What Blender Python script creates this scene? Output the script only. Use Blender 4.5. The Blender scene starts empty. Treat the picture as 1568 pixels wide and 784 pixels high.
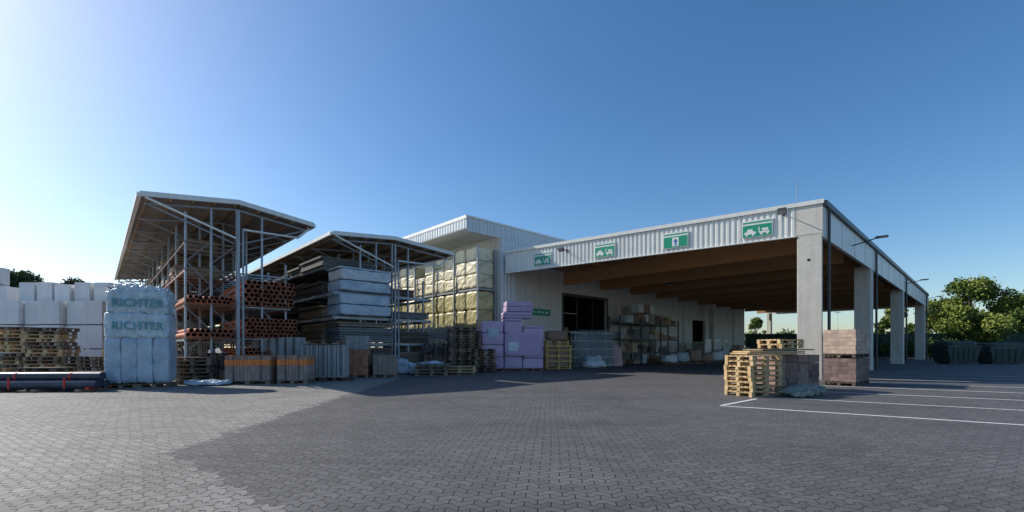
import bpy, math, random
from mathutils import Vector, Matrix, noise
random.seed(7)
scene=bpy.context.scene
R=math.radians
scene.view_settings.view_transform='Standard'
scene.view_settings.look='None'
scene.view_settings.exposure=0

# ---------------------------------------------------------------- materials
def mat(name,col,rough=.7,metal=0,var=.15,scale=3.0,bump=0.0,bscale=None,col2=None,spec=.4,stretch=None,trans=0,streak=0,dist=.05):
    m=bpy.data.materials.new(name); m.use_nodes=True
    nt=m.node_tree; N=nt.nodes; L=nt.links
    bs=N['Principled BSDF']; bs.inputs['Roughness'].default_value=rough; bs.inputs['Metallic'].default_value=metal
    bs.inputs['Specular IOR Level'].default_value=spec
    tc=N.new('ShaderNodeTexCoord'); mp=N.new('ShaderNodeMapping'); L.new(tc.outputs['Object'],mp.inputs[0])
    if stretch: mp.inputs['Scale'].default_value=stretch
    nz=N.new('ShaderNodeTexNoise'); nz.inputs['Scale'].default_value=scale; nz.inputs['Detail'].default_value=6; nz.inputs['Roughness'].default_value=.65
    L.new(mp.outputs[0],nz.inputs['Vector'])
    cr=N.new('ShaderNodeValToRGB'); L.new(nz.outputs['Fac'],cr.inputs[0])
    c=Vector(col); 
    a=c*(1-var) if col2 is None else c
    b=c*(1+var) if col2 is None else Vector(col2)
    cr.color_ramp.elements[0].position=.3; cr.color_ramp.elements[1].position=.7
    cr.color_ramp.elements[0].color=(*a,1); cr.color_ramp.elements[1].color=(*[min(1,v) for v in b],1)
    out=cr.outputs[0]
    if streak:
        mp2=N.new('ShaderNodeMapping'); L.new(tc.outputs['Object'],mp2.inputs[0]); mp2.inputs['Scale'].default_value=(2.2,2.2,.12)
        n2=N.new('ShaderNodeTexNoise'); n2.inputs['Scale'].default_value=2; n2.inputs['Detail'].default_value=5; L.new(mp2.outputs[0],n2.inputs['Vector'])
        r2=N.new('ShaderNodeMapRange'); r2.inputs[1].default_value=.45; r2.inputs[2].default_value=.75; r2.inputs[3].default_value=1; r2.inputs[4].default_value=1-streak
        L.new(n2.outputs['Fac'],r2.inputs[0])
        mx=N.new('ShaderNodeVectorMath'); mx.operation='SCALE'; L.new(out,mx.inputs[0]); L.new(r2.outputs[0],mx.inputs['Scale']); out=mx.outputs[0]
    gi=N.new('ShaderNodeNewGeometry'); pr=N.new('ShaderNodeMapRange'); pr.inputs[3].default_value=1-var*.7; pr.inputs[4].default_value=1+var*.7
    L.new(gi.outputs['Random Per Island'],pr.inputs[0]); my=N.new('ShaderNodeVectorMath'); my.operation='SCALE'; L.new(out,my.inputs[0]); L.new(pr.outputs[0],my.inputs['Scale']); out=my.outputs[0]
    L.new(out,bs.inputs['Base Color'])
    if bump:
        bn=N.new('ShaderNodeTexNoise'); bn.inputs['Scale'].default_value=bscale or scale*3; bn.inputs['Detail'].default_value=5
        L.new(mp.outputs[0],bn.inputs['Vector'])
        bp=N.new('ShaderNodeBump'); bp.inputs['Strength'].default_value=bump; bp.inputs['Distance'].default_value=dist
        L.new(bn.outputs['Fac'],bp.inputs['Height']); L.new(bp.outputs[0],bs.inputs['Normal'])
    return m

M=dict(
 metal_white=mat('metal_white',(.78,.785,.74),.45,.0,.04,.8,streak=.12),
 metal_grey=mat('metal_grey',(.40,.42,.43),.5,.1,.08,1,streak=.15),
 hall_white=mat('hall_white',(.64,.68,.70),.4,.0,.05,.8,streak=.12),
 plaster=mat('plaster',(.68,.68,.65),.9,0,.05,.7,.1,streak=.18),
 concrete=mat('concrete',(.64,.61,.54),.9,0,.08,2,.15,streak=.15),
 galv=mat('galvanised',(.33,.36,.40),.45,.3,.15,2),
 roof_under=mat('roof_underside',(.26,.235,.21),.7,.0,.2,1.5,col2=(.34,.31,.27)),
 purlin=mat('purlin',(.30,.20,.12),.8,0,.2,3),
 wood_beam=mat('glulam',(.44,.235,.105),.7,0,.12,1.2,stretch=(1,.2,4)),
 wood_ceil=mat('wood_ceiling',(.36,.20,.10),.75,0,.15,1.2,stretch=(4,.3,1)),
 dark=mat('dark',(.02,.02,.022),.7,0,.2,3),
 gutter=mat('gutter_dark',(.06,.065,.07),.45,.3,.1,2),
 wood_new=mat('wood_new',(.54,.38,.20),.8,0,.25,5,.2),
 wood_old=mat('wood_old',(.22,.165,.12),.9,0,.35,4,.2),
 wood_dark=mat('wood_dark',(.12,.09,.075),.9,0,.35,4,.2),
 wood_yel=mat('wood_yellow',(.60,.44,.14),.7,0,.15,4),
 pipe=mat('pipe_orange',(.50,.17,.085),.5,0,.3,1.2),
 steel_red=mat('rack_red',(.22,.10,.07),.5,.1,.2,3),
 yellow=mat('glasswool_pack',(.78,.70,.48),.4,0,.08,2.5,.6,8,spec=.5),
 yellow2=mat('glasswool_pack_b',(.52,.46,.23),.4,0,.18,2.5,.6,8,spec=.5),
 purple=mat('purple_board',(.54,.40,.56),.7,0,.08,2,.1),
 purple2=mat('purple_board_b',(.46,.34,.50),.7,0,.1,2,.1),
 wrap=mat('plastic_wrap',(.44,.53,.58),.25,0,.25,3.5,1.0,9,spec=.6,dist=.08),
 wrapblue=mat('wrap_blue',(.28,.39,.50),.3,0,.15,1.6,.7,9,col2=(.54,.61,.67),spec=.6,dist=.07),
 wrapwhite=mat('wrap_white',(.62,.66,.69),.3,0,.15,4,1.0,9,spec=.5,dist=.08),
 print_green=mat('print_green',(.09,.32,.36),.4,0,.15,6),
 block=mat('aerated_block',(.76,.76,.76),.8,0,.06,1.5,.15,streak=.1),
 cgrey=mat('concrete_grey',(.33,.33,.32),.95,0,.15,4,.2),
 cdark=mat('concrete_dark',(.17,.175,.18),.95,0,.2,4,.2),
 brick=mat('clay_grey',(.30,.235,.20),.95,0,.2,4,.2),
 brickred=mat('clay_brick',(.40,.17,.10),.95,0,.25,4,.2),
 orange=mat('orange_band',(.74,.22,.06),.7,0,.12,4),
 tan=mat('paver_tan',(.46,.34,.27),.85,0,.25,5,.2),
 redbr=mat('paver_brown',(.19,.13,.115),.85,0,.35,5,.2),
 card=mat('cardboard',(.40,.28,.17),.85,0,.2,3),
 boxred=mat('carton_mixed',(.24,.14,.11),.7,0,.25,8,col2=(.36,.25,.20)),
 green=mat('sign_green',(.01,.30,.18),.5,0,.04,2),
 white=mat('paint_white',(.78,.78,.76),.5,0,.03,2),
 blue=mat('arrow_blue',(.05,.15,.45),.5,0,.03,2),
 black=mat('pipe_slate',(.04,.055,.085),.4,0,.3,3),
 red=mat('strap_red',(.6,.03,.03),.5,0,.1,2),
 tarp=mat('tarp_green',(.17,.20,.17),.4,0,.5,9,1.0,14),
 skip=mat('skip_green',(.035,.06,.058),.55,0,.2,2,.3),
 fence=mat('fence_green',(.012,.045,.03),.7,0,.3,2),
 pink=mat('pink_board',(.55,.34,.35),.7,0,.1,2),
 line=mat('road_paint',(.66,.66,.64),.7,0,.25,12),
 lampglass=mat('lamp_glass',(.5,.5,.5),.15,0,.05,2),
 bark=mat('bark',(.10,.08,.06),.95,0,.3,6,.4),
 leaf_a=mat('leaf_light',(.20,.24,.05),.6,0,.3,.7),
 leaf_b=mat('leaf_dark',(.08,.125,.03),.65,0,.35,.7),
 leaf_c=mat('leaf_far',(.045,.07,.035),.7,0,.35,.5),
)
for k in ('leaf_a','leaf_b','leaf_c'):
    M[k].node_tree.nodes['Principled BSDF'].inputs['Specular IOR Level'].default_value=.15

# ---------------------------------------------------------------- builder
class B:
    def __init__(s): s.v=[];s.f=[];s.m=[];s.sm=[];s.mats=[];s.T=Matrix.Identity(4);s.st=[]
    def push(s,T): s.st.append(s.T.copy()); s.T=s.T@T
    def pop(s): s.T=s.st.pop()
    def mi(s,k):
        if k not in s.mats: s.mats.append(k)
        return s.mats.index(k)
    def add(s,vs,fs,k,smooth=False):
        o=len(s.v); T=s.T
        s.v+= [tuple(T@Vector(p)) for p in vs]
        i=s.mi(k)
        for f in fs: s.f.append([o+a for a in f]); s.m.append(i); s.sm.append(smooth)
    def box(s,x0,x1,y0,y1,z0,z1,k):
        if x0>x1:x0,x1=x1,x0
        if y0>y1:y0,y1=y1,y0
        vs=[(x0,y0,z0),(x1,y0,z0),(x1,y1,z0),(x0,y1,z0),(x0,y0,z1),(x1,y0,z1),(x1,y1,z1),(x0,y1,z1)]
        s.add(vs,[(0,3,2,1),(4,5,6,7),(0,1,5,4),(1,2,6,5),(2,3,7,6),(3,0,4,7)],k)
    def prism(s,poly,z0,z1,k):
        n=len(poly); vs=[(x,y,z0) for x,y in poly]+[(x,y,z1) for x,y in poly]
        fs=[tuple(reversed(range(n))),tuple(range(n,2*n))]+[(i,(i+1)%n,n+(i+1)%n,n+i) for i in range(n)]
        s.add(vs,fs,k)
    def cyl(s,p0,p1,r,k,n=8,r2=None,caps=True):
        p0=Vector(p0);p1=Vector(p1);d=(p1-p0).normalized(); a=d.orthogonal().normalized(); b=d.cross(a); r2=r if r2 is None else r2
        vs=[];fs=[]
        for p,rr in((p0,r),(p1,r2)):
            for i in range(n):
                t=2*math.pi*i/n; vs.append(tuple(p+(a*math.cos(t)+b*math.sin(t))*rr))
        s.add(vs,[(i,(i+1)%n,n+(i+1)%n,n+i) for i in range(n)],k,True)
        if caps: s.add(vs,[tuple(reversed(range(n))),tuple(range(n,2*n))],k)
    def pipe(s,p0,p1,r,k,n=10,wall=.82):
        p0=Vector(p0);p1=Vector(p1);d=(p1-p0).normalized(); a=d.orthogonal().normalized(); b=d.cross(a)
        def ring(p,rr): return [tuple(p+(a*math.cos(2*math.pi*i/n)+b*math.sin(2*math.pi*i/n))*rr) for i in range(n)]
        o0,o1,i0,i1=ring(p0,r),ring(p1,r),ring(p0,r*wall),ring(p0+d*.6,r*wall)
        q=lambda A,Bb,sm: s.add(A+Bb,[(i,(i+1)%n,n+(i+1)%n,n+i) for i in range(n)],k,sm)
        q(o0,o1,True); q(i0,o0,False)
        s.add(i1+i0,[(i,(i+1)%n,n+(i+1)%n,n+i) for i in range(n)],'dark',True)
        s.add(i1,[tuple(range(n))],'dark')
    def lumpy(s,x0,x1,y0,y1,z0,z1,k,n=8,amp=.05,kk=8,fr=2.0):
        c=Vector(((x0+x1)/2,(y0+y1)/2,(z0+z1)/2)); h=Vector(((x1-x0)/2,(y1-y0)/2,(z1-z0)/2)); so=Vector((random.random()*50,)*3)
        VS=[];FS=[];idx={}
        for ax in range(3):
            for sg in(-1,1):
                g={}
                for i in range(n+1):
                    for j in range(n+1):
                        p=[0,0,0]; p[ax]=sg; p[(ax+1)%3]=(2*i/n-1)*sg; p[(ax+2)%3]=2*j/n-1
                        key=tuple(round(t*1000) for t in p)
                        if key not in idx:
                            r=sum(abs(q)**kk for q in p)**(1/kk)
                            q=Vector([p[t]/r*h[t] for t in range(3)])+c
                            nv=noise.noise_vector(q*fr+so)+noise.noise_vector(q*fr*2.7+so)*.5
                            q+=nv*amp; q.z=max(q.z,.01)
                            idx[key]=len(VS); VS.append(tuple(q))
                        g[i,j]=idx[key]
                for i in range(n):
                    for j in range(n): FS.append((g[i,j],g[i+1,j],g[i+1,j+1],g[i,j+1]))
        s.add(VS,FS,k,kk<12)
    def corr(s,x0,x1,y,z0,z1,k,pitch=.25,dep=.04,out=-1):
        xs=[];x=x0
        while x<x1-1e-6:
            for fx,fy in((0,0),(.35,0),(.45,1),(.85,1),(.95,0)):
                xx=x+fx*pitch
                if xx<=x1: xs.append((xx,y+out*dep*fy))
            x+=pitch
        xs.append((x1,y))
        n=len(xs); vs=[(a,b,z0) for a,b in xs]+[(a,b,z1) for a,b in xs]
        s.add(vs,[(i,i+1,n+i+1,n+i) for i in range(n-1)],k)
    def make(s,name,loc=(0,0,0),rot=0,parent=None,bevel=0):
        me=bpy.data.meshes.new(name); me.from_pydata(s.v,[],s.f)
        for k in s.mats: me.materials.append(M[k])
        me.polygons.foreach_set('material_index',s.m); me.polygons.foreach_set('use_smooth',s.sm); me.update()
        ob=bpy.data.objects.new(name,me); scene.collection.objects.link(ob)
        ob.location=loc; ob.rotation_euler=(0,0,rot)
        if parent: ob.parent=parent
        if bevel:
            md=ob.modifiers.new('bevel','BEVEL'); md.width=bevel; md.segments=2; md.limit_method='ANGLE'
        return ob
def empty(name,loc=(0,0,0),rot=0):
    e=bpy.data.objects.new(name,None); scene.collection.objects.link(e); e.location=loc; e.rotation_euler=(0,0,rot); e.empty_display_size=.5; return e
def RZ(a): return Matrix.Rotation(a,4,'Z')
def TR(x,y,z=0): return Matrix.Translation((x,y,z))

def pallet(b,x,y,z,k='wood_old',rot=0,L=1.2,W=.8):
    b.push(TR(x,y,z)@RZ(rot))
    for yy in(-W/2+.05,0,W/2-.05):
        b.box(-L/2,L/2,yy-.05,yy+.05,0,.022,k)
        for xx in(-L/2+.07,0,L/2-.07): b.box(xx-.07,xx+.07,yy-.048,yy+.048,.024,.10,k)
    for xx in(-L/2+.07,0,L/2-.07): b.box(xx-.07,xx+.07,-W/2,W/2,.102,.12,k)
    nb=6
    for i in range(nb):
        yy=-W/2+.055+i*(W-.11)/(nb-1); b.box(-L/2,L/2,yy-.05,yy+.05,.122,.144,k)
    b.pop()
def pstack(b,x,y,z,n,ks=('wood_old',),rot=0,L=1.2,W=.8,j=.05):
    for i in range(n):
        pallet(b,x+random.uniform(-j,j),y+random.uniform(-j,j),z+i*.147,random.choice(ks),rot+random.uniform(-.04,.04),L,W)

# ---------------------------------------------------------------- camera
EYE=1.4
cam=bpy.data.cameras.new('camera'); camo=bpy.data.objects.new('camera',cam); scene.collection.objects.link(camo)
camo.location=(0,0,EYE); camo.rotation_euler=(R(90),0,0)
cam.sensor_width=36; cam.lens=680/1568*36; cam.shift_y=(532-392)/1568; cam.clip_end=3000; cam.clip_start=.05
scene.camera=camo

# ---------------------------------------------------------------- light
az=R(70); el=R(34)
sdir=Vector((-math.sin(az)*math.cos(el),math.cos(az)*math.cos(el),math.sin(el)))
sun=bpy.data.lights.new('sun','SUN'); suno=bpy.data.objects.new('sun',sun); scene.collection.objects.link(suno)
sun.energy=5.0; sun.angle=R(.5); sun.color=(1,.94,.83); suno.rotation_euler=sdir.to_track_quat('Z','Y').to_euler(); suno.location=(-30,10,30)
w=bpy.data.worlds.new('World'); scene.world=w; w.use_nodes=True
wn_=w.node_tree; bg=wn_.nodes['Background']; sky=wn_.nodes.new('ShaderNodeTexSky'); sky.sky_type='NISHITA'; sky.sun_disc=False
sky.sun_elevation=el; sky.sun_rotation=-az; sky.air_density=1.0; sky.dust_density=.9; sky.ozone_density=2.8; sky.altitude=50
hs=wn_.nodes.new('ShaderNodeHueSaturation'); hs.inputs['Saturation'].default_value=1.24
wn_.links.new(sky.outputs[0],hs.inputs['Color']); wn_.links.new(hs.outputs[0],bg.inputs[0]); bg.inputs[1].default_value=.15

# ---------------------------------------------------------------- ground
def paver_mat():
    m=bpy.data.materials.new('interlocking_pavers'); m.use_nodes=True; nt=m.node_tree; N=nt.nodes; L=nt.links
    bs=N['Principled BSDF']
    def ma(op,a,b=None,c=None,clamp=False):
        n=N.new('ShaderNodeMath'); n.operation=op; n.use_clamp=clamp
        for i,x in enumerate((a,b,c)):
            if x is None: continue
            if isinstance(x,(int,float)): n.inputs[i].default_value=x
            else: L.new(x,n.inputs[i])
        return n.outputs[0]
    PW,PH=.23,.115
    tc=N.new('ShaderNodeTexCoord'); mp=N.new('ShaderNodeMapping'); L.new(tc.outputs['Object'],mp.inputs[0]); mp.inputs['Rotation'].default_value=(0,0,R(5))
    sx=N.new('ShaderNodeSeparateXYZ'); L.new(mp.outputs[0],sx.inputs[0])
    wob=N.new('ShaderNodeTexNoise'); wob.inputs['Scale'].default_value=.6; wob.inputs['Detail'].default_value=2; L.new(tc.outputs['Object'],wob.inputs['Vector'])
    wo=ma('MULTIPLY',ma('SUBTRACT',wob.outputs['Fac'],.5),.16)
    u=ma('DIVIDE',ma('ADD',sx.outputs[0],wo),PW); v=ma('DIVIDE',ma('ADD',sx.outputs[1],wo),PH)
    p=ma('PINGPONG',u,.5)
    wv=ma('MULTIPLY',ma('DIVIDE',ma('SUBTRACT',p,.17),.16,clamp=True),.5)
    v2=ma('ADD',v,wv); row=ma('FLOOR',v2); g=ma('FRACT',v2)
    u2=ma('ADD',u,ma('MULTIPLY',ma('MODULO',row,2.0),.5)); col=ma('FLOOR',u2); f=ma('FRACT',u2)
    du=ma('MULTIPLY',ma('MINIMUM',f,ma('SUBTRACT',1,f)),PW)
    dv=ma('MULTIPLY',ma('MINIMUM',g,ma('SUBTRACT',1,g)),PH)
    d=ma('MINIMUM',du,dv)
    mr=N.new('ShaderNodeMapRange'); mr.interpolation_type='SMOOTHSTEP'; mr.inputs[1].default_value=.002; mr.inputs[2].default_value=.009; L.new(d,mr.inputs[0]); jm=mr.outputs[0]
    cx=N.new('ShaderNodeCombineXYZ'); L.new(col,cx.inputs[0]); L.new(row,cx.inputs[1])
    wn=N.new('ShaderNodeTexWhiteNoise'); wn.noise_dimensions='2D'; L.new(cx.outputs[0],wn.inputs['Vector'])
    X=ma('MULTIPLY',col,PW); Y=ma('MULTIPLY',row,PH)
    jit=ma('MULTIPLY',ma('SUBTRACT',wn.outputs['Value'],.5),.12)
    la=ma('LESS_THAN',ma('ADD',ma('ADD',X,ma('MULTIPLY',Y,.12)),jit),-4.5)
    lc=ma('LESS_THAN',ma('ADD',X,ma('MULTIPLY',Y,1.55)),3.3)
    light=ma('MAXIMUM',la,ma('MULTIPLY',lc,.7))
    nz=N.new('ShaderNodeTexNoise'); nz.inputs['Scale'].default_value=.3; nz.inputs['Detail'].default_value=8; nz.inputs['Roughness'].default_value=.65; L.new(tc.outputs['Object'],nz.inputs['Vector'])
    nf=N.new('ShaderNodeTexNoise'); nf.inputs['Scale'].default_value=60; nf.inputs['Detail'].default_value=4; L.new(tc.outputs['Object'],nf.inputs['Vector'])
    bright=ma('MULTIPLY',ma('ADD',.55,ma('MULTIPLY',nz.outputs['Fac'],.9)),ma('ADD',.84,ma('MULTIPLY',wn.outputs['Value'],.32)))
    bright=ma('MULTIPLY',bright,ma('ADD',.75,ma('MULTIPLY',nf.outputs['Fac'],.5)))
    mx=N.new('ShaderNodeMix'); mx.data_type='RGBA'; L.new(light,mx.inputs[0]); mx.inputs[6].default_value=(.116,.112,.112,1); mx.inputs[7].default_value=(.27,.255,.23,1)
    m2=N.new('ShaderNodeVectorMath'); m2.operation='SCALE'; L.new(mx.outputs[2],m2.inputs[0]); L.new(bright,m2.inputs['Scale'])
    mj=N.new('ShaderNodeMix'); mj.data_type='RGBA'; L.new(jm,mj.inputs[0]); mj.inputs[6].default_value=(.03,.028,.026,1); L.new(m2.outputs[0],mj.inputs[7])
    st=N.new('ShaderNodeTexNoise'); st.inputs['Scale'].default_value=1.3; st.inputs['Detail'].default_value=9; st.inputs['Roughness'].default_value=.75; L.new(tc.outputs['Object'],st.inputs['Vector'])
    sr=N.new('ShaderNodeMapRange'); sr.inputs[1].default_value=.6; sr.inputs[2].default_value=.78; sr.inputs[4].default_value=.4; L.new(st.outputs['Fac'],sr.inputs[0])
    ms=N.new('ShaderNodeMix'); ms.data_type='RGBA'; L.new(sr.outputs[0],ms.inputs[0]); L.new(mj.outputs[2],ms.inputs[6]); ms.inputs[7].default_value=(.2,.195,.19,1)
    oi=N.new('ShaderNodeTexNoise'); oi.inputs['Scale'].default_value=.55; oi.inputs['Detail'].default_value=3; 
    mo=N.new('ShaderNodeMapping'); mo.inputs['Location'].default_value=(13,7,0); mo.inputs['Scale'].default_value=(.35,1.3,1); L.new(tc.outputs['Object'],mo.inputs[0]); L.new(mo.outputs[0],oi.inputs['Vector'])
    orr=N.new('ShaderNodeMapRange'); orr.inputs[1].default_value=.52; orr.inputs[2].default_value=.72; orr.inputs[3].default_value=1; orr.inputs[4].default_value=.8; L.new(oi.outputs['Fac'],orr.inputs[0])
    mf=N.new('ShaderNodeVectorMath'); mf.operation='SCALE'; L.new(ms.outputs[2],mf.inputs[0]); L.new(orr.outputs[0],mf.inputs['Scale'])
    L.new(mf.outputs[0],bs.inputs['Base Color'])
    bs.inputs['Roughness'].default_value=.75; bs.inputs['Specular IOR Level'].default_value=.35
    h=ma('ADD',jm,ma('MULTIPLY',nf.outputs['Fac'],.3)); h=ma('ADD',h,ma('MULTIPLY',wn.outputs['Value'],.35))
    bp=N.new('ShaderNodeBump'); bp.inputs['Strength'].default_value=.7; bp.inputs['Distance'].default_value=.013; L.new(h,bp.inputs['Height']); L.new(bp.outputs[0],bs.inputs['Normal'])
    return m
M['paver']=paver_mat()
b=B(); b.add([(-900,-60,0),(900,-60,0),(900,1500,0),(-900,1500,0)],[(0,1,2,3)],'paver'); b.make('ground')

b=B()
ld=Vector((.85,-.53,0)).normalized()
for i in range(9):
    e=Vector((9.22+2.15*i,8.0+1.85*i,0)); ln=5.0+0.2*i if i else 5.0
    p0=e-ld*ln; p1=e+ld*4; nrm=Vector((ld.y,-ld.x,0))*.05
    b.add([tuple(p0+nrm+Vector((0,0,.004))),tuple(p1+nrm+Vector((0,0,.004))),tuple(p1-nrm+Vector((0,0,.004))),tuple(p0-nrm+Vector((0,0,.004)))],[(0,1,2,3)],'line')
p0=Vector((9.22,8,.0042))-ld*5; dd=Vector((.76,.65,0)).normalized(); nn=Vector((dd.y,-dd.x,0))*.05; p1=p0+dd*2.2; p0=p0+dd*.12
b.add([tuple(p0+nn),tuple(p1+nn),tuple(p1-nn),tuple(p0-nn)],[(0,1,2,3)],'line')
b.make('parking_markings')

# ---------------------------------------------------------------- sheds
TH=R(43.1)
def shed(name,loc,Wd,rx,ze,zr,Ln,seed):
    root=empty(name,(loc[0],loc[1],0),TH)
    b=B()
    t=.10
    def slope(x0,z0,x1,z1):
        vs=[(x0,0,z0),(x1,0,z1),(x1,Ln,z1),(x0,Ln,z0),(x0,0,z0+t),(x1,0,z1+t),(x1,Ln,z1+t),(x0,Ln,z0+t)]
        b.add(vs,[(4,5,6,7),(0,1,5,4),(1,2,6,5),(2,3,7,6),(3,0,4,7)],'metal_grey')
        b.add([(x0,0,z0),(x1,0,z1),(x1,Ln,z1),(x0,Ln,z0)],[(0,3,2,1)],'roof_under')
    slope(0,ze,rx,zr); slope(rx,zr,Wd,ze)
    for (x0,z0,x1,z1) in((-.06,ze,rx,zr),(rx,zr,Wd+.06,ze)):
        vs=[(x0,-.07,z0-.06),(x1,-.07,z1-.06),(x1,-.003,z1-.06),(x0,-.003,z0-.06),(x0,-.07,z0+.13),(x1,-.07,z1+.13),(x1,-.003,z1+.13),(x0,-.003,z0+.13)]
        b.add(vs,[(0,3,2,1),(4,5,6,7),(0,1,5,4),(1,2,6,5),(2,3,7,6),(3,0,4,7)],'metal_white')
    b.box(-.14,-.005,0,Ln,ze-.06,ze+.09,'metal_white'); b.box(Wd+.005,Wd+.14,0,Ln,ze-.06,ze+.09,'metal_white')
    b.make('roof',parent=root)
    b=B()
    nP=5
    for i in range(nP):
        for x0,z0,x1,z1 in((.15,ze,rx-.1,zr),(rx+.1,zr,Wd-.15,ze)):
            f=i/(nP-1); x=x0+(x1-x0)*f; z=z0+(z1-z0)*f
            b.box(x-.04,x+.04,.02,Ln-.05,z-.13,z-.012,'purlin')
    y=.35
    ys=[]
    while y<Ln:
        ys.append(y)
        b.cyl((.1,y,ze-.2),(rx,y,zr-.2),.06,'galv',4); b.cyl((rx,y,zr-.2),(Wd-.1,y,ze-.2),.06,'galv',4)
        b.cyl((.25,y,ze-.22),(rx-.1,y,ze-1.25),.035,'galv',6); b.cyl((Wd-.25,y,ze-.22),(rx+.1,y,ze-1.25),.035,'galv',6)
        y+=2.75
    b.make('roof_frame',parent=root)
    b=B()
    xs=[rx-1.75,rx-.9,rx,rx+.95,rx+1.9]
    for y in ys:
        for x in xs:
            top=(ze+(zr-ze)*(1-abs(x-rx)/rx))-.2
            if x in(xs[0],xs[-1]): top=min(top,ze-.25 if x==xs[0] else 5.1)
            b.box(x-.035,x+.035,y-.05,y+.05,0,top,'galv')
        for a,c in((xs[0],xs[1]),(xs[1],xs[2]),(xs[3],xs[4])):
            z=.3; k=0; mx=6.3 if a!=xs[3] else 4.8
            while z+.9<mx:
                b.cyl((a,y,z if k%2 else z+.9),(c,y,z+.9 if k%2 else z),.018,'galv',4)
                z+=.9;k+=1
    b.cyl((rx,-.02,0),(rx,-.02,zr-.3),.055,'galv',10)
    b.make('uprights',parent=root)
    return root,ys,xs

W1,rx1=6.05,3.1
s1,ys1,xs1=shed('storage_shed',(-13.6,16.3),W1,rx1,7.0,7.38,28,1)
b=B()
b.cyl((W1-.1,.1,6.85),(W1-.6,.1,6.35),.045,'metal_white',8); b.cyl((W1-.6,.1,6.35),(rx1+.15,-.05,6.3),.045,'metal_white',8); b.cyl((rx1+.15,-.05,6.3),(rx1+.15,-.12,0),.045,'galv',8)
b.cyl((.1,0.0,6.95),(rx1-.1,-.05,5.9),.045,'metal_white',8)
b.make('downpipe',parent=s1)
lev=[.25,1.75,3.1,4.5,5.6]
b=B()
for z in lev:
    for x in(xs1[0],xs1[2]-.1,xs1[2]+.12,xs1[4]+.0): 
        if z>5 and x>xs1[2]: continue
        b.box(x-.03,x+.03,.3,27.6,z-.1,z,'steel_red' if z>2 else 'galv')
    for y in ys1:
        for yy in(y,y+.9,y+1.8): 
            if yy<27.6: 
                b.box(xs1[0]-.1,xs1[2]-.06,yy-.04,yy+.04,z-.02,z+.04,'wood_old')
                if z<5: b.box(xs1[2]+.06,xs1[4]+.2,yy-.04,yy+.04,z-.02,z+.04,'galv')
b.make('shelf_beams',parent=s1)
def pipes(b,x0,x1,z0,y0,y1,r,rows,k='pipe'):
    for j in range(rows):
        x=x0+r+(r if j%2 else 0)
        while x+r<=x1+1e-6:
            dy=random.uniform(-.18,.18)
            b.pipe((x,y0+dy,z0+r+j*r*1.76),(x,y1+dy,z0+r+j*r*1.76),r*.97,k,12)
            x+=2*r+.004
b=B()
X0=rx1+.2
pipes(b,X0,X0+2.05,3.15,.15,5.2,.105,6)
pipes(b,X0,X0+2.15,1.82,-.1,5.0,.09,5)
pipes(b,X0,X0+1.9,.95,.3,5.2,.08,3)
pipes(b,xs1[0]-.05,rx1-.15,3.15,.1,5.0,.085,2)
pipes(b,xs1[0]-.05,rx1-.15,1.80,.0,5.0,.095,2)
pipes(b,xs1[0]-.05,rx1-.15,.35,.1,5.0,.09,3,'pipe')
pipes(b,X0,X0+2.0,3.15,5.8,11,.1,5); pipes(b,X0,X0+2.0,1.8,5.8,11,.1,4,'cgrey'); pipes(b,X0,X0+2.0,4.6,7.8,13,.1,3,'black')
b.make('clay_pipes',parent=s1)
b=B()
cols=['card','tan','wood_new','wood_old','wrapwhite','cgrey','boxred','wood_old','cdark','card','wood_dark']
for z in lev:
    y=5.6 if z in(.25,1.75,3.1) else 2.9
    while y<27:
        L_=random.uniform(.7,1.3); hh=random.uniform(.35,1.05) if z<5 else random.uniform(.2,.6)
        if random.random()<.9:
            k=random.choice(cols)
            for q in range(random.choice([1,2,3])):
                h1=hh/3; b.box(xs1[0]+random.uniform(-.1,.1),rx1-.25,y,y+L_,z+.05+q*h1,z+.04+(q+1)*h1,k)
        if z<4 and y>12: 
            b.box(rx1+.2,rx1+2.1,y,y+L_,z+.05,z+.05+hh,random.choice(cols))
        y+=L_+.12
b.make('stacked_goods',parent=s1,bevel=.01)

W2,rx2=6.9,3.24
s2,ys2,xs2=shed('storage_shed',(-8.5,21.1),W2,rx2,6.8,7.09,26,2)
b=B()
b.cyl((W2-.1,.1,6.65),(W2-.8,.1,6.05),.045,'metal_white',8); b.cyl((W2-.8,.1,6.05),(rx2+.15,-.05,5.95),.045,'metal_white',8); b.cyl((rx2+.15,-.05,5.95),(rx2+.15,-.12,0),.045,'galv',8)
b.cyl((.1,0,6.75),(rx2-.1,-.05,5.6),.045,'metal_white',8)
b.make('downpipe',parent=s2)
b=B()
for z in(.25,1.6,2.9,4.1):
    for x in(.2,rx2-.12,rx2+.12,rx2+2.3): b.box(x-.04,x+.04,.2,25.5,z-.14,z,'galv')
    for y in ys2:
        b.box(.1,rx2-.06,y-.06,y+.06,z-.1,z+.03,'galv'); b.box(rx2+.06,rx2+2.4,y-.06,y+.06,z-.1,z+.03,'galv')
b.make('shelf_beams',parent=s2)
b=B()
b.lumpy(.35,3.0,-.1,1.7,4.16,4.68,'wrapblue',16,.03,14,3); b.lumpy(.35,3.0,-.12,1.7,4.7,5.22,'wrapwhite',16,.04,14,3)
b.lumpy(.3,3.0,-.1,1.7,2.98,3.5,'wrapblue',16,.03,14,3); b.lumpy(.32,3.0,-.08,1.7,3.52,4.02,'wrapblue',16,.03,14,3)
b.box(.3,3.0,-.02,1.6,5.26,5.32,'wrapblue')
b.make('wrapped_board_packs',parent=s2)
b=B()
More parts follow.
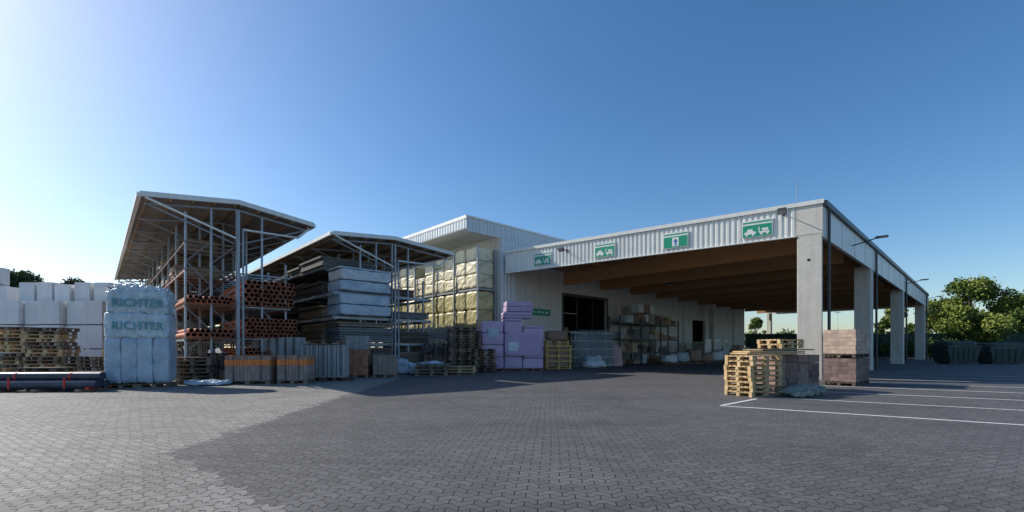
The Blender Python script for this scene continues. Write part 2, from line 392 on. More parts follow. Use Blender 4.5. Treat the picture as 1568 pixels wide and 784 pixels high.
for z in(.3,1.65,2.95,4.15,5.35):
    y=1.9
    while y<25:
        L_=random.uniform(1.8,4); hh=random.uniform(.5,1.05); k=random.choice(['wood_old','wood_new','card','cdark','wood_dark','wood_dark']) if z<5 else random.choice(['wood_dark','cdark'])
        n=int(hh/.12)
        for q in range(n):
            o=random.uniform(-.15,.1); b.box(.25+o,rx2-.3,y,y+L_,z+.03+q*.12,z+.03+q*.12+.1,k)
        if random.random()<.75 and z<5: 
            for q in range(n): b.box(rx2+.3,rx2+2.2+random.uniform(-.1,.1),y,y+L_,z+.03+q*.12,z+.03+q*.12+.1,k)
        y+=L_+.15
for z,n,k in((.3,9,'wood_dark'),(1.65,6,'cdark'),(1.65+.75,2,'wood_old')):
    for q in range(n): b.box(.3+random.uniform(-.1,.1),3.05,random.uniform(-.15,.05),1.75,z+.03+q*.12,z+.13+q*.12,k)
for z,n,k in((.3,7,'wood_old'),(1.65,5,'wood_dark'),(2.95,3,'cdark')):
    for q in range(n): b.box(rx2+.3,rx2+2.2+random.uniform(-.2,.1),.2,1.75,z+.03+q*.12,z+.13+q*.12,k)
b.make('timber_stock',parent=s2)

# ---------------------------------------------------------------- warehouse with canopy
D0=(-2.8,27.4)
wh=empty('warehouse_building',(D0[0],D0[1],0),TH)
WX=2.8
b=B()
b.box(0.02,46,.02,26,9.2,9.42,'metal_grey')
b.add([(.03,.03,9.19),(30,.03,9.19),(30,26,9.19),(.03,26,9.19)],[(0,3,2,1)],'metal_white')
b.box(-.04,.0,-.04,26,8.75,9.5,'hall_white')
b.push(RZ(R(90))); b.corr(.0,26,.045,8.80,9.36,'hall_white',.3,.03,1); b.pop()
b.box(-.1,-.02,-.1,26,9.36,9.56,'metal_white'); b.box(-.1,46,-.1,-.02,9.44,9.56,'metal_white')
b.add([(0,0,8.75),(2.8,0,8.75),(2.8,26,8.75),(0,26,8.75)],[(0,3,2,1)],'metal_white')
b.corr(0,46,-.02,8.6,9.44,'hall_white',.3,.035)
b.make('hall_roof',parent=wh)
b=B()
b.corr(WX,46,-.02,7.32,8.6,'hall_white',.3,.035)
b.corr(WX,4.2,-.02,.0,7.32,'hall_white',.3,.035)
b.box(WX,WX+.2,0,26,0,8.74,'plaster')
b.box(WX+.2,46,25.8,26,0,9.18,'plaster'); b.box(45.8,46,.3,25.8,0,9.18,'plaster')
def wall(x0,x1,z0,z1): b.box(x0,x1,0,.3,z0,z1,'plaster')
wall(3.0,9,0,9.1); wall(9,14.9,5.4,9.1); wall(14.9,30.8,0,9.1); wall(30.8,34,4.4,9.1); wall(34,46,0,9.1)
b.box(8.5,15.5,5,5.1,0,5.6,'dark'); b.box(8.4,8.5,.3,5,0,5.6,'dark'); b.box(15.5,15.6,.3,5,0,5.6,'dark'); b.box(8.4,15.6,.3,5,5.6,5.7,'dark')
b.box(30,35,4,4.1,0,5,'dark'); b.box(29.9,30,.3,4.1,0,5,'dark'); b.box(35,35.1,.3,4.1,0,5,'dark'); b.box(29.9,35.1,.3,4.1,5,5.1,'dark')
for x in(9.0,14.76): b.box(x,x+.14,-.05,.0,0,5.54,'gutter')
b.box(9.14,14.76,-.05,0,5.4,5.54,'gutter')
for x in(10.9,12.9): b.box(x,x+.07,.1,.16,0,5.4,'gutter')
for z in(1.2,2.6,4): b.box(9.2,10.9,.1,.14,z,z+.06,'metal_grey')
for x in(9.6,11.2,13.2): b.box(x,x+1.2,2.2,3.2,0,random.uniform(2,3.6),'card')
for x in(16.5,22.5,28.5,36,42): b.box(x,x+.4,-.2,-.002,0,6.1,'plaster')
b.make('walls',parent=wh)
Lx,Ly=2.98,-.33; Cx,Cy=6.0,-17.13
FA=math.atan2(Cy-Ly,Cx-Lx); FL=math.hypot(Cx-Lx,Cy-Ly)
XE=55.0
b=B()
b.prism([(Lx+.1,-.1),(Cx+.15,Cy+.1),(XE,Cy+.1),(XE,-.1)][::1],7.12,7.3,'metal_grey')
b.add([(Lx+.1,-.12,7.11),(Cx+.15,Cy+.12,7.11),(XE,Cy+.12,7.11),(XE,-.12,7.11)],[(0,3,2,1)],'wood_ceil')
b.make('canopy_roof',parent=wh)
b=B()
F=TR(Lx,Ly)@RZ(FA)
b.push(F)
b.box(0,FL-.95,.02,.12,6.3,7.6,'metal_white')
b.corr(0,FL-.95,.015,6.3,7.55,'metal_white',.24,.04)
b.box(-.05,FL+.05,-.09,.14,7.56,7.74,'metal_white')
b.box(-.03,FL-.95,-.06,.13,6.26,6.298,'metal_white')
b.box(FL-.95,FL,-.03,.12,6.3,7.555,'concrete')
b.box(-.03,.0,-.03,3,6.3,7.55,'metal_white')
b.pop()
b.box(Cx,XE,Cy-.02,Cy+.1,6.15,7.45,'metal_white'); 
for i in range(17): b.box(Cx+.6+i*3,Cx+.63+i*3,Cy-.03,Cy-.021,6.15,7.45,'metal_grey')
b.box(Cx-.02,XE,Cy-.16,Cy-.022,7.45,7.68,'gutter'); b.box(Cx,XE,Cy-.019,Cy+.1,7.452,7.72,'gutter')
b.box(XE,XE+.1,Cy-.1,0,6.2,7.7,'metal_white')
b.make('canopy_fascia',parent=wh)
b=B()
b.push(F); b.box(.3,FL-.9,.16,.42,6.32,7.1,'wood_beam'); b.box(1.2,FL-1.5,1.6,1.75,6.9,7.1,'metal_white'); b.pop()
x=9.2
while x<XE-3:
    b.box(x,x+.26,Cy+.7,-.02,6.15 ,7.1,'wood_beam'); x+=4.6
for y in(-4,-8.5,-13): b.box(Lx+3,XE,y,y+.14,6.9,7.1,'wood_beam')
b.box(Cx+.8,XE,Cy+.15,Cy+.4,6.35,7.1,'wood_beam')
b.make('glulam_beams',parent=wh)
b=B()
b.push(F); b.box(FL-.92,FL-.02,-.02,.72,0,6.298,'concrete'); b.cyl((FL-.5,-.021,5.2),(FL-.5,-.03,5.2),.06,'dark',12); b.pop()
colx=[Cx+11.9,Cx+27,Cx+45.8]
for x in colx: b.box(x-.42,x+.42,Cy+.12,Cy+.8,0,6.34,'concrete'); b.box(x-.42,x+.42,Cy-.019,Cy+.118,0,6.148,'concrete')
for x in(colx[1],colx[2],): b.box(x-.3,x+.3,-1.5+.0,-1.0,0,6.14,'concrete')
b.make('columns',parent=wh,bevel=.03)
b=B()
for x in(Cx+.55,colx[0]+.75,colx[1]+.75,colx[2]+.75):
    b.cyl((x,Cy-.12,0),(x,Cy-.12,7.4),.06,'gutter',8)
b.cyl((Cx-.2,Cy+.9,7.7),(Cx-.2,Cy+.9,8.6),.014,'galv',5)
b.make('downpipes',parent=wh)
def flood(b,x,z):
    b.cyl((x,-.03,z+.1),(x,-.6,z+.14),.025,'gutter',6); b.push(TR(x,-.75,z+.05)@Matrix.Rotation(R(-28),4,'X')); b.box(-.17,.17,-.13,.16,-.04,.08,'gutter'); b.box(-.15,.15,-.11,.14,-.05,-.042,'lampglass'); b.pop()
    b.box(x-.05,x+.05,-.06,-.031,z+.02,z+.2,'gutter')
b=B(); b.push(F); flood(b,15.65,7.25); flood(b,4.6,7.05); b.pop()
for t in(6.1,28.6,46.5):
    x=Cx+t; z=6.85 if t<10 else 7.05
    b.cyl((x,Cy-.02,z-.15),(x,Cy-1.1,z+.1),.03,'gutter',6); b.box(x-.1,x+.1,Cy-1.45,Cy-.95,z+.06,z+.15,'gutter'); b.box(x-.08,x+.08,Cy-1.4,Cy-1.0,z+.05,z+.058,'lampglass')
for (x,y) in((16,-5),(24,-10),(33,-5),(24,-3),(33,-12)):
    b.cyl((x,y,7.1),(x,y,6.5),.02,'gutter',5); b.box(x-.3,x+.3,y-.2,y+.2,6.3,6.48,'gutter'); b.box(x-.25,x+.25,y-.17,y+.17,6.285,6.298,'white')
b.make('floodlights',parent=wh)
def sign(name,s,kind):
    b=B(); w2=.62
    b.box(-w2,w2,-.075,-.045,6.48,7.27,'white'); 
    b.push(TR(0,.057))
    b.box(-w2+.03,w2-.03,-.136,-.131,6.50,7.05,'green')
    b.box(-w2+.03,w2-.03,-.136,-.131,7.13,7.2,'green')
    y0,y1=-.142,-.137
    if kind=='arrow':
        b.box(-.16,.16,-.14,-.1365,6.56,7.0,'white')
        b.add([(-.12,y0-.004,6.78),(.12,y0-.004,6.78),(0,y0-.004,6.94)],[(0,1,2)],'blue'); b.box(-.04,.04,y0-.006,y1-.005,6.6,6.78,'blue')
    else:
        b.box(-.52,-.05,y0,y1,6.63,6.74,'white'); b.add([(-.44,y0,6.741),(-.14,y0,6.741),(-.2,y0,6.87),(-.38,y0,6.87)],[(0,1,2,3)],'white')
        b.box(.08,.5,y0,y1,6.64,6.72,'white'); b.box(.2,.45,y0,y1,6.74,6.86,'white'); b.box(.06,.1,y0,y1,6.72,6.94,'white')
        for x in(-.42,-.16,.18,.42): b.cyl((x,y0,6.6),(x,y1+.001,6.6),.05,'white',10)
    b.pop()
    c=Vector((Lx,Ly,0))+RZ(FA)@Vector((s,0,0))
    ob=b.make(name,parent=wh); ob.location=c; ob.rotation_euler=(0,0,FA)
    return ob
sign('entrance_sign',14.6,'car'); sign('entrance_sign',10.93,'arrow'); sign('entrance_sign',7.04,'car'); sign('entrance_sign',2.9,'car')
b=B(); b.box(4.9,7.6,-.1,-.06,3.7,4.15,'green')
for i,wd in enumerate((.18,.3,.12,.25,.2,.3)): b.box(5.05+i*.4,5.05+i*.4+wd,-.106,-.101,3.86,3.98,'white')
b.make('wall_sign',parent=wh)

# insulation rack
b=B()
for zz in(0,2.6,5.25): 
    if zz: b.box(1.2,2.65,.3,13,zz-.14,zz-.02,'galv')
for i in range(6):
    yy=.3+i*2.55
    for x in(1.1,2.6): b.box(x-.045,x+.045,yy-.045,yy+.045,0,7.9,'galv')
    z=0
    while z<7.5: b.cyl((1.1,yy,z),(2.6,yy,z+.7),.02,'galv',4); z+=1.1
ys=[.42+i*1.27 for i in range(10)]
for i,y in enumerate(ys):
    for z,h in((0.1,2.3),(2.65,2.4),(5.3,2.45)):
        if z>5: h=[2.6,2.6,2.2,2.6,2.1,1.3,2.2,2.5,1.9,2.2][i]
        k='yellow' if z>5 or random.random()<.15 else 'yellow2'
        n=2 if z<5 else 3; o=random.uniform(-.08,.05)
        for q in range(n):
            b.lumpy(1.22+o+random.uniform(-.03,.03),2.6,y+random.uniform(-.02,.05),y+1.24,z+q*h/n,z+(q+1)*h/n+.01,k,8,.04,12,3)
b.make('insulation_rack',(D0[0],D0[1],0),TH)

# ---------------------------------------------------------------- goods in the yard
b=B()
def pb(x0,x1,y0,y1,z0,z1,h=.42):
    z=z0
    while z<z1-.1:
        hh=min(h,z1-z); b.lumpy(x0+random.uniform(-.02,.02),x1,y0+random.uniform(-.03,.03),y1,z,z+hh-.008,random.choice(['purple','purple','purple2']),6,.012,16,2); z+=hh
pb(-1.95,-.66,-.6,.6,.15,2.95,.7); pb(-.62,.46,-.65,.6,.15,3.1,.7); pb(.5,1.75,-.62,.6,.15,2.7,.6); pb(-.62,1.1,-.5,.6,3.12,3.5,.19); pb(-.5,1.15,-.45,.6,3.52,4.15,.31)
b.box(-1.6,-1.0,-.66,-.64,2.0,2.5,'wrapblue'); b.box(-.4,.2,-.71,-.69,1.2,1.7,'wrapwhite'); b.lumpy(-.62,1.6,-.7,-.62,.9,2.3,'purple2',8,.03,6)
for x in(-1.25,-.05,1.15): pallet(b,x,0,0,'wood_old')
b.make('insulation_board_stack',(0.05,26.7,0),R(12))
b=B()
pstack(b,0,0,0,1,('wood_yel',),L=1.8,W=1.0)
for x in(-.85,0,.85):
    b.box(x-.05,x+.05,-.45,-.35,.14,1.5,'wood_yel')
for z in(.45,.8,1.15,1.45): b.box(-.95,.95,-.5,-.46,z,z+.09,'wood_yel')
b.box(-.8,.8,-.3,.4,.16,1.5,'boxred'); pstack(b,0,0,1.55,2,('wood_yel','wood_new'),L=1.6); b.lumpy(-.7,.7,-.4,.4,1.86,2.5,'boxred',6,.03)
b.make('yellow_crate',(2.9,29.4,0),R(20))
b=B()
for q in range(9):
    b.push(TR(q*.34,q*.25,0)@RZ(R(20))@Matrix.Rotation(R(-8),4,'X'))
    for x in range(8): b.box(x*.13,x*.13+.02,0,.025,0,2.5+.1*(q%3),'wrapblue' if q%2 else 'galv')
    for z in range(5): b.box(0,.95,-.012,-.002,.1+z*.58,.16+z*.58,'galv')
    b.pop()
b.make('steel_gratings',(4.2,30.6,0),0)
b=B(); b.lumpy(0,1.5,0,.9,0.02,.5,'wrapwhite',16,.1,4,3); b.lumpy(.1,1.2,.1,.8,.42,.85,'wrap',16,.1,4,3); b.make('sand_bags',(5.0,29.6,0),R(15))
b=B()
for q in range(4): b.push(TR(q*.25,q*.1,0)@Matrix.Rotation(R(-8),4,'X')); b.box(0,.2,0,.6,0,1.7-.1*q,'pink'); b.pop()
b.make('pink_boards',(7.6,33,0),R(20))
b=B()
for x in(0,3.2,6.4,9.6):
    for y in(0,1.0): b.box(x-.05,x+.05,y-.05,y+.05,0,3.9,'gutter')
for z in(1.0,2.1,3.4):
    for y in(0,1.0): b.box(0,9.6,y-.04,y+.04,z-.1,z,'gutter')
    b.box(0,9.6,.05,.95,z-.03,z,'wood_old')
for z in(.05,1.0,2.1,3.4):
    x=.3
    while x<9:
        w_=random.uniform(.4,1.1); h=random.uniform(.25,.85)
        if random.random()<.85: b.box(x,x+w_,.1,.9,z+.01,z+h,random.choice(['card','boxred','cgrey','wood_old','redbr','wrap','cdark']))
        x+=w_+.1
for q in range(3):
    for p in range(2): b.lumpy(3.0+q*.9,3.85+q*.9,.1,.9,3.42+p*.85,4.22+p*.85,'wrapwhite' if (q+p)%2 else 'boxred',5,.03,9)
b.make('storage_rack',(8.4,34.6,0),TH,bevel=.008)
b=B()
for i,(x,y,k) in enumerate(((0,0,'wrapwhite'),(1.4,.5,'wrap'),(3,1.2,'boxred'),(5,2.6,'boxred'),(7.2,4.2,'wrapwhite'),(8.5,5.5,'wrap'))):
    b.lumpy(x,x+1.2,y,y+.9,.15,.8+.2*(i%3),k,7,.08,5,2); pallet(b,x+.6,y+.45,0,'wood_old')
b.make('bagged_goods',(12.6,36.5,0),R(10))
b=B()
for i in range(3): b.push(TR(i*1.5,i*1.3)@RZ(R(40))); b.box(0,1.2,0,.06,.1,2.2,'white'); b.box(.1,1.1,-.01,-.002,.3,2.0,'lampglass'); b.pop()
b.make('door_panels',(18.5,42.5,0),0)
b=B()
for i in range(7):
    x=i*2.1; k=random.choice(['card','boxred','cgrey','wrap','tan']); h=random.uniform(.8,2.1); pallet(b,x+.6,.45,0,'wood_old')
    z=.15
    while z<h:
        b.box(x,x+.58,0,.9,z,z+.3,k); b.box(x+.6,x+1.18,.02,.9,z,z+.3,k); z+=.31
b.make('carton_pallet',(19.2,45.2,0),TH,bevel=.01)

b=B(); pstack(b,0,0,0,17,('wood_old','wood_dark'),R(20)); pstack(b,1.3,.3,0,9,('wood_old','wood_dark'),R(25)); pstack(b,-1.35,.2,0,11,('wood_dark','wood_old'),R(15)); pstack(b,.4,1.2,0,16,('wood_dark',),R(15)); b.make('pallet_stack',(-2.9,24.4,0),0)
b=B(); pstack(b,0,0,0,4,('wood_old',),R(5),1.6,1.0); pstack(b,1.3,.4,0,3,('wood_old','wood_new'),R(8),1.6,1); b.make('pallet_stack',(-4.0,22.4,0),0)
def cage(b,x,y,z,w_=1.2,d=.8,h=.9,k='galv'):
    b.push(TR(x,y,z))
    for xx in(0,w_):
        for yy in(0,d): b.box(xx-.03,xx+.03,yy-.03,yy+.03,0,h,k)
    n=8
    for i in range(n+1):
        b.box(i*w_/n-.008,i*w_/n+.008,-.01,.01,.1,h,k)
        zz=.1+i*(h-.1)/n; b.box(0,w_,-.012,.004,zz-.008,zz+.008,k); b.box(-.012,.004,0,d,zz-.008,zz+.008,k)
    b.box(.04,w_-.04,.06,d-.04,.08,h*.7,random.choice(['wood_dark','cdark','wood_old','cgrey'])); b.box(0,w_,0,d,.02,.07,k)
    b.pop()
b=B()
for i in range(3):
    for j in range(3): cage(b,i*1.3,i*.12,j*.92)
b.make('mesh_cage_boxes',(-7.3,25.2,0),R(12))
b=B()
for i in range(4): b.lumpy(i*.85,i*.85+.95,random.uniform(0,.2),1,0.02,.5+.2*random.random(),'wrapblue' if i%2 else 'wrap',16,.1,4,2.5); 
b.lumpy(.6,1.7,.1,.9,.5,.8,'wrapblue',14,.1,4,2.5); b.make('wrapped_bags',(-7.0,22.2,0),R(8))
def brickp(b,x,y,h,k,w_=1.1):
    pallet(b,x+w_/2,.45+y,0,'wood_old',0,w_,.9); z=.15; r=0
    while z<h:
        n=5; 
        for i in range(n):
            o=random.uniform(0,.015); b.box(x+i*w_/n+.004,x+(i+1)*w_/n-.004,y-o,y+.88,z,z+.125,k)
        z+=.13
b=B(); brickp(b,0,0,1.2,'brickred'); brickp(b,1.3,.1,1.0,'brick'); brickp(b,-.1,1.3,1.9,'cgrey'); b.make('brick_pallets',(-7.7,20.2,0),R(12))

b=B()
for i in range(5): 
    for j in range(2): 
        b.box(i*.36,i*.36+.33,j*.36,j*.36+.33,.15,1.5,'cgrey'); b.box(i*.36+.1,i*.36+.23,j*.36-.012,j*.36-.002 if j==0 else j*.36,.2,1.5,'cdark')
        b.cyl((i*.36+.165,j*.36+.165,1.5),(i*.36+.165,j*.36+.165,1.53),.12,'cdark',12)
pallet(b,.45,.35,0,'wood_dark'); pallet(b,1.35,.35,0,'wood_dark'); pallet(b,.9,.35,1.54,'wood_old',L=1.4)
b.make('chimney_block_stack',(-8.75,18.4,0),R(5),bevel=.012)
b=B()
for i in range(6):
    for j in range(2):
        b.cyl((i*.36+.17,j*.36+.2,1.05),(i*.36+.17,j*.36+.2,1.85),.165,'cgrey',14); b.cyl((i*.36+.17,j*.36+.2,1.85),(i*.36+.17,j*.36+.2,1.853),.11,'dark',12)
pallet(b,.6,.4,.9,'wood_dark'); pallet(b,1.6,.4,.9,'wood_dark'); b.box(0,2.2,0,.8,.0,.89,'cdark')
b.make('concrete_ring_stack',(-11.4,19.3,0),R(5))
def slabs(name,loc,w_,rot):
    b=B(); pallet(b,w_/2,.45,0,'wood_old',0,w_,.9)
    n=int(w_/.13)
    for i in range(n):
        x=i*w_/n; a,c=x+.004,x+w_/n-.004
        b.box(a,c,.02,.88,.15,.44,'brick'); b.box(a,c,.02,.88,.445,.72,'brick'); b.box(a+.002,c,.0,.88,.725,.94,'orange')
        b.box(a,c,.02,.88,.945,1.07,'brick')
    b.box(0,w_,.03,.87,1.073,1.09,'orange')
    b.box(.3,.33,.0,.9,.15,1.1,'black'); b.box(w_-.33,w_-.3,.0,.9,.15,1.1,'black')
    b.make(name,loc,rot)
slabs('kerb_stone_pallet',(-10.75,16.6,0),1.6,R(6)); slabs('kerb_stone_pallet',(-8.95,16.9,0),1.1,R(6))
b=B(); b.lumpy(0,1.5,0,.8,.02,.2,'wrapblue',16,.07,4,3); b.make('flat_sand_bag',(-11.9,15.9,0),R(5))
b=B(); pstack(b,0,0,0,7,('wood_dark','wood_old'),R(20)); pstack(b,-.2,.9,0,8,('wood_dark',),R(20)); b.make('pallet_stack',(-12.2,17.2,0),0)
b=B(); 
for q in range(3): b.cyl((0,q*.3,.3),(1.0,q*.3,.3),.14,'wrap',12)
b.cyl((.15,0,.2),(.15,.9,.2),.28,'card',14); b.make('cable_drum',(-11.3,17.6,0),R(60))

# big wrapped pallet of sacks
root=empty('wrapped_sack_pallet',(-13.0,15.6,0),R(24)); root.scale=(.82,.86,1)
b=B()
pallet(b,-.55,0,0,'wood_old',0,1.1,1.1); pallet(b,.55,0,0,'wood_old',0,1.1,1.1)
for i,x in enumerate((-1.08,-.55,-.02,.53)): b.lumpy(x,x+.57,-.6,.6,.16,1.78,'wrapblue',18,.03,9,3)
b.make('lower_sacks',parent=root)
b=B(); b.lumpy(-1.1,1.08,-.6,.6,1.72,2.60,'wrap',44,.05,10,4.0); b.lumpy(-1.06,1.05,-.58,.6,2.54,3.38,'wrap',44,.06,9,4.0)
rr=random.Random(5)
for i in range(9):
    x=-1.0+i*.24; hgt=rr.uniform(.12,.32); y=-.45
    vs=[];n=8
    for j in range(n+1):
        yy=y+j*.11; vs+=[(x+rr.uniform(-.05,.05),yy,3.28),(x+rr.uniform(-.14,.14),yy+rr.uniform(-.05,.05),3.33+hgt*math.sin(math.pi*(j+.5)/(n+1))*rr.uniform(.6,1.1))]
    b.add(vs,[(2*j,2*j+2,2*j+3,2*j+1) for j in range(n)],'wrapwhite',True)
b.lumpy(-.95,.95,-.5,.5,3.2,3.55,'wrapwhite',24,.14,3,3.5)
b.make('upper_sacks',parent=root)
for z in(2.78,2.0):
    cu=bpy.data.curves.new('print','FONT'); cu.body='RICHTER'; cu.size=.40; cu.extrude=.02; cu.align_x='CENTER'; cu.space_character=1.1
    to=bpy.data.objects.new('tmp',cu); scene.collection.objects.link(to); dg=bpy.context.evaluated_depsgraph_get(); me=bpy.data.meshes.new_from_object(to.evaluated_get(dg)); bpy.data.objects.remove(to)
    me.materials.clear(); me.materials.append(M['print_green'])
    o=bpy.data.objects.new('printed_lettering',me); scene.collection.objects.link(o); o.parent=root; o.rotation_euler=(R(90),0,0); o.location=(.05,-.628,z)

b=B()
for (y,z) in((0,.23),(.30,.23),(.15,.48)): b.cyl((0,y,z),(3.3,y,z),.14,'black',14)
for x in(.3,1.6,2.9): b.box(x-.06,x+.06,-.3,.7,0,.09,'wood_old'); 
for x in(.75,2.4):
    b.box(x-.03,x+.03,-.155,-.145,.1,.45,'red')
    b.cyl((x-.03,.15,.48),(x+.03,.15,.48),.147,'red',14)
b.box(0,.08,-.25,.62,.09,.14,'red'); b.box(3.1,3.2,-.25,.62,.09,.14,'red')
pstack(b,.8,1.0,0,5,('wood_dark',)); pstack(b,2.2,1.0,0,4,('wood_dark','wood_old'))
b.make('pipe_bundle',(-16.4,13.9,0),R(3))
b=B(); pstack(b,0,0,0,8,('wood_old','wood_new'),R(8),1.25,.9,.08); pstack(b,1.35,.2,0,15,('wood_old','wood_new'),R(8),1.25,.9,.08); pstack(b,2.6,.4,0,7,('wood_old',),R(8),1.2,.9,.08); pstack(b,0,.1,1.2,7,('wood_old','wood_new'),R(8),1.25,.9,.08); b.make('pallet_stack',(-20.2,18.0,0),0)
b=B(); 
for z in range(5): b.box(0,1.3,0,.8,.15+z*.3,.43+z*.3,['pink','wood_new','boxred','wood_yel','pink'][z])
for z in range(3): b.box(-3.6,-2.2,0,.8,.15+z*.4,.5+z*.4,['pink','boxred','pink'][z])
pallet(b,.65,.4,0); b.make('board_stack',(-18.0,19.5,0),R(5),bevel=.01)
b=B()
for c in range(9):
    top=[5.8,4.7,3.7,4.85,4.95,4.75,4.9,4.95,4.85][c]
    x=-28.8+c*.95; y=23.6+random.uniform(-.25,.25)
    z=.15
    while z<top-.3:
        h=min(1.18,top-z); o=random.uniform(-.05,.05); b.box(x+o,x+.80+o,y,y+1.2,z,z+h-.03,'block'); z+=h
    pallet(b,x+.43,y+.6,0,'wood_old',L=.9,W=1.1)
for c in range(7):
    x=-27.4+c*1.04; y=21.9+.2*(c%2)
    for z in(.15,1.35,2.55): o=random.uniform(-.03,.03); b.box(x+o,x+.96+o,y+o,y+1.1,z,z+1.15,'block'); pallet(b,x+.48,y+.55,0,'wood_old',L=.95,W=1.0) if z<.2 else None
b.make('aerated_block_stack',(0,0,0),0,bevel=.03)

# ---------------------------------------------------------------- right hand pile
b=B(); pstack(b,0,0,0,8,('wood_new',),R(25),1.3,.9,.03); b.make('pallet_stack',(7.1,13.1,0),0)
b=B()
for q in range(2): b.box(-.1+q*.1,2.4,-.25,.35,1.2+q*.05,1.24+q*.05,'wood_new')
b.box(.6,2.9,-.2,.5,1.31,1.35,'wood_old')
pallet(b,2.3,.5,1.37,'wood_new',.1); pallet(b,2.35,.55,1.52,'wood_new',.05)
b.make('timber_boards',(6.9,13.3,0),R(22))
b=B(); 
for i in range(4):
    for z in range(4): b.box(i*.5,i*.5+.48,0,.85,.15+z*.255,.395+z*.255,['boxred','redbr','boxred'][(i+z)%3])
    b.box(i*.5+.08,i*.5+.40,-.01,-.002,.25,.85,'redbr' if i%2 else 'boxred')
pallet(b,.5,.42,0,'wood_dark',L=1.0); pallet(b,1.5,.42,0,'wood_dark',L=1.0); b.make('carton_pallet',(8.3,14.0,0),R(20),bevel=.012)
b=B(); b.lumpy(0,1.85,0,.42,.01,.30,'tarp',26,.07,3,4); b.lumpy(.1,.9,-.2,.2,.01,.18,'tarp',16,.05,3,4); b.make('rolled_tarp',(7.7,12.3,0),R(25))
def pavers(b,x,y,z,h,k):
    n=6
    for i in range(n):
        for j in range(5):
            for l in range(4):
                o=random.uniform(0,.012); b.box(x+j*.2+.004,x+j*.2+.196,y+l*.25-o,y+l*.25+.246,z+i*h/n+.003,z+(i+1)*h/n-.003,k)
b=B()
for (x,y) in((0,0),(1.1,.1)):
    pallet(b,x+.5,y+.5,0,'wood_dark',0,1.05,1.0); pavers(b,x,y,.15,.85,'redbr'); pallet(b,x+.5,y+.5,1.02,'wood_dark',0,1.05,1.0); pavers(b,x,y,1.17,.88,'tan')
b.make('paver_pallets',(12.3,15.9,0),R(38))

def skip(name,x,y,w_,h,rot):
    b=B()
    d=1.8
    def fr(x0,x1,y0,y1,z0,X0,X1,Y0,Y1,z1,k):
        vs=[(x0,y0,z0),(x1,y0,z0),(x1,y1,z0),(x0,y1,z0),(X0,Y0,z1),(X1,Y0,z1),(X1,Y1,z1),(X0,Y1,z1)]
        b.add(vs,[(0,3,2,1),(4,5,6,7),(0,1,5,4),(1,2,6,5),(2,3,7,6),(3,0,4,7)],k)
    fr(.3,w_-.3,.1,d-.1,.12,0,w_,0,d,h*.72,'skip')
    fr(-.04,w_+.04,-.04,d+.04,h*.72,-.04,w_+.04,-.04,d+.04,h*.78,'gutter')
    b.lumpy(.05,w_-.05,.05,d-.05,h*.7,h,'skip',10,.05,5,2)
    for i in range(5):
        xx=.5+i*(w_-1)/4; fr(xx-.03,xx+.03,.04,.1,.2,xx-.03,xx+.03,-.04,.02,h*.72,'skip')
    for xx in(-.08,w_+.02): b.cyl((xx+.03,-.02,h*.6),(xx+.03,.15,h*.6),.06,'gutter',8)
    b.box(.4,w_-.4,.3,.5,0,.12,'gutter'); b.box(.4,w_-.4,d-.5,d-.3,0,.12,'gutter')
    b.make(name,(x,y,0),rot)
skip('skip_container',36.9,37.6,2.6,1.95,R(-5)); skip('skip_container',40.2,37.3,3.0,1.8,R(-5))
b=B(); b.cyl((0,0,0),(0,0,7),.07,'metal_white',8,.04); b.box(-.5,.5,-.1,.1,7,7.08,'metal_grey'); b.make('street_lamp',(52,71,0))
b=B()
for i in range(16):
    b.box(i*2.5,i*2.5+.08,-.04,.04,0,3.3,'gutter'); b.box(i*2.5+.08,i*2.5+2.5,-.01,.01,.05,3.2,'fence')
    for q in range(12): b.box(i*2.5+.1+q*.2,i*2.5+.13+q*.2,-.03,-.012,.05,3.2,'fence')
b.make('garden_fence',(31,59,0),R(-4))

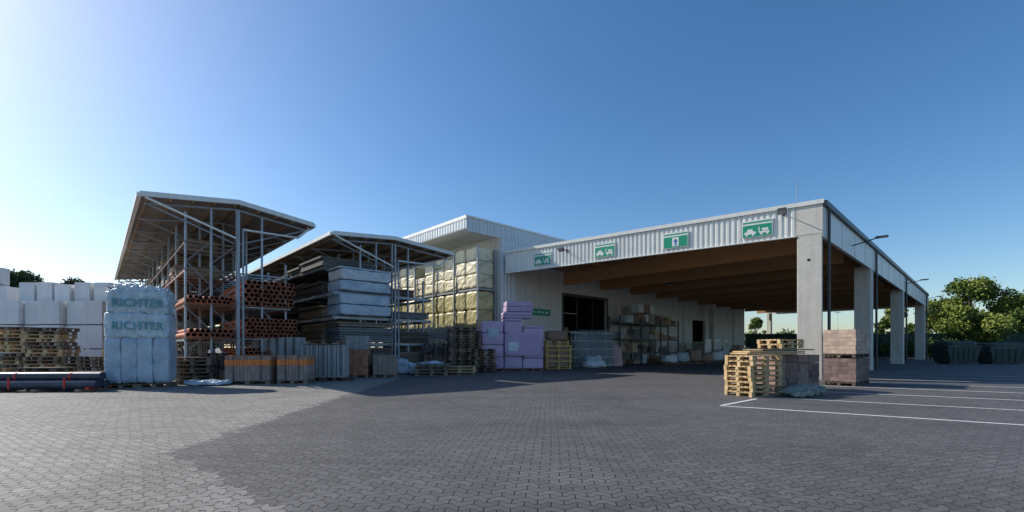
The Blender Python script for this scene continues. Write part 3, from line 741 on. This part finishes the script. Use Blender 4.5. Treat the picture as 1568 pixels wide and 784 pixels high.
# ---------------------------------------------------------------- trees
import numpy as np
def leaves(name,centres,radii,n,size,ks,parent=None,seed=0):
    rng=np.random.default_rng(seed); V=[];Fc=[];mi=[]
    tot=sum(r**2 for r in radii); o=0
    for c,r in zip(centres,radii):
        m=int(n*r*r/tot); d=rng.normal(size=(m,3)); d/=np.linalg.norm(d,axis=1)[:,None]
        rr=r*(rng.uniform(.35,1.0,m)**.6)[:,None]*(1+.25*rng.normal(size=(m,1))*.6)
        P=np.array(c)+d*rr*np.array([1,1,.85])
        a=rng.normal(size=(m,3)); a/=np.linalg.norm(a,axis=1)[:,None]; bb=np.cross(a,rng.normal(size=(m,3))); bb/=np.linalg.norm(bb,axis=1)[:,None]
        s=size*rng.uniform(.6,1.3,(m,1))
        q=np.stack([P-a*s,P+bb*s*.6,P+a*s,P-bb*s*.6],1).reshape(-1,3)
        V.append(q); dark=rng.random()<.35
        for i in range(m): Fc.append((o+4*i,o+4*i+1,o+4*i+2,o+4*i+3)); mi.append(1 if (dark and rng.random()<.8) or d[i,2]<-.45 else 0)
        o+=4*m
    me=bpy.data.meshes.new(name); me.from_pydata(np.concatenate(V).tolist(),[],Fc)
    for k in ks: me.materials.append(M[k])
    me.polygons.foreach_set('material_index',mi); me.update()
    o=bpy.data.objects.new(name,me); scene.collection.objects.link(o)
    if parent: o.parent=parent
    return o
def tree(x,y,h,r,seed,n=7000,ks=('leaf_a','leaf_b'),name='deciduous_tree',low=.25,size=.2,nc=26):
    rng=random.Random(seed); root=empty(name,(x,y,0)); b=B()
    b.cyl((0,0,0),(.1,0,h*.35),.22,'bark',8,.16); b.cyl((.1,0,h*.35),(0,.1,h*.75),.16,'bark',8,.05)
    C=[];Rr=[]
    for i in range(nc):
        a=rng.uniform(0,6.28); zz=rng.uniform(low,.9); pr=math.sin(math.pi*min(1,max(.08,(zz-low+.12)/(1.08-low))))
        q=r*pr*rng.uniform(.3,.95); c=(math.cos(a)*q,math.sin(a)*q,zz*h); C.append(c); Rr.append(r*rng.uniform(.14,.30))
        if i<14: b.cyl((.05,0,h*rng.uniform(.25,.5)),c,.07,'bark',5,.015)
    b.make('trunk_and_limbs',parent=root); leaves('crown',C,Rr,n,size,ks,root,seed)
tree(59.3,57.5,10.6,5.3,1,18000,nc=46,size=.18); tree(67.5,59,8.6,4.8,2,14000,nc=40,size=.18); tree(54.5,63,7.6,2.8,3,5000); tree(76,66,9,5,4,6000)
tree(66,66,9.2,4.8,14,9000,nc=34)
tree(45,82,7.4,2.2,5,3000); tree(-64,58,11.9,4.2,6,9000,('leaf_b','leaf_c')); tree(-70,62,12.4,4.8,8,9000,('leaf_b','leaf_c')); tree(-52,58,9.0,3,7,4000,('leaf_b','leaf_c')); tree(-60,60,11,4.4,11,7000,('leaf_b','leaf_c'))
rng=random.Random(3); C=[];Rr=[]
for i in range(70):
    C.append((46+i*.7,54.5+i*.14+rng.uniform(-.5,.5),rng.uniform(.6,1.8))); Rr.append(rng.uniform(.8,1.2))
leaves('hedge',C,Rr,16000,.15,('leaf_b','leaf_c'),None,9)
C=[];Rr=[]
for i in range(260):
    C.append((-260+i*2.2,150+rng.uniform(-5,5),rng.uniform(1,5))); Rr.append(rng.uniform(2.5,4.5))
leaves('distant_tree_line',C,Rr,22000,.7,('leaf_b','leaf_c'),None,10)
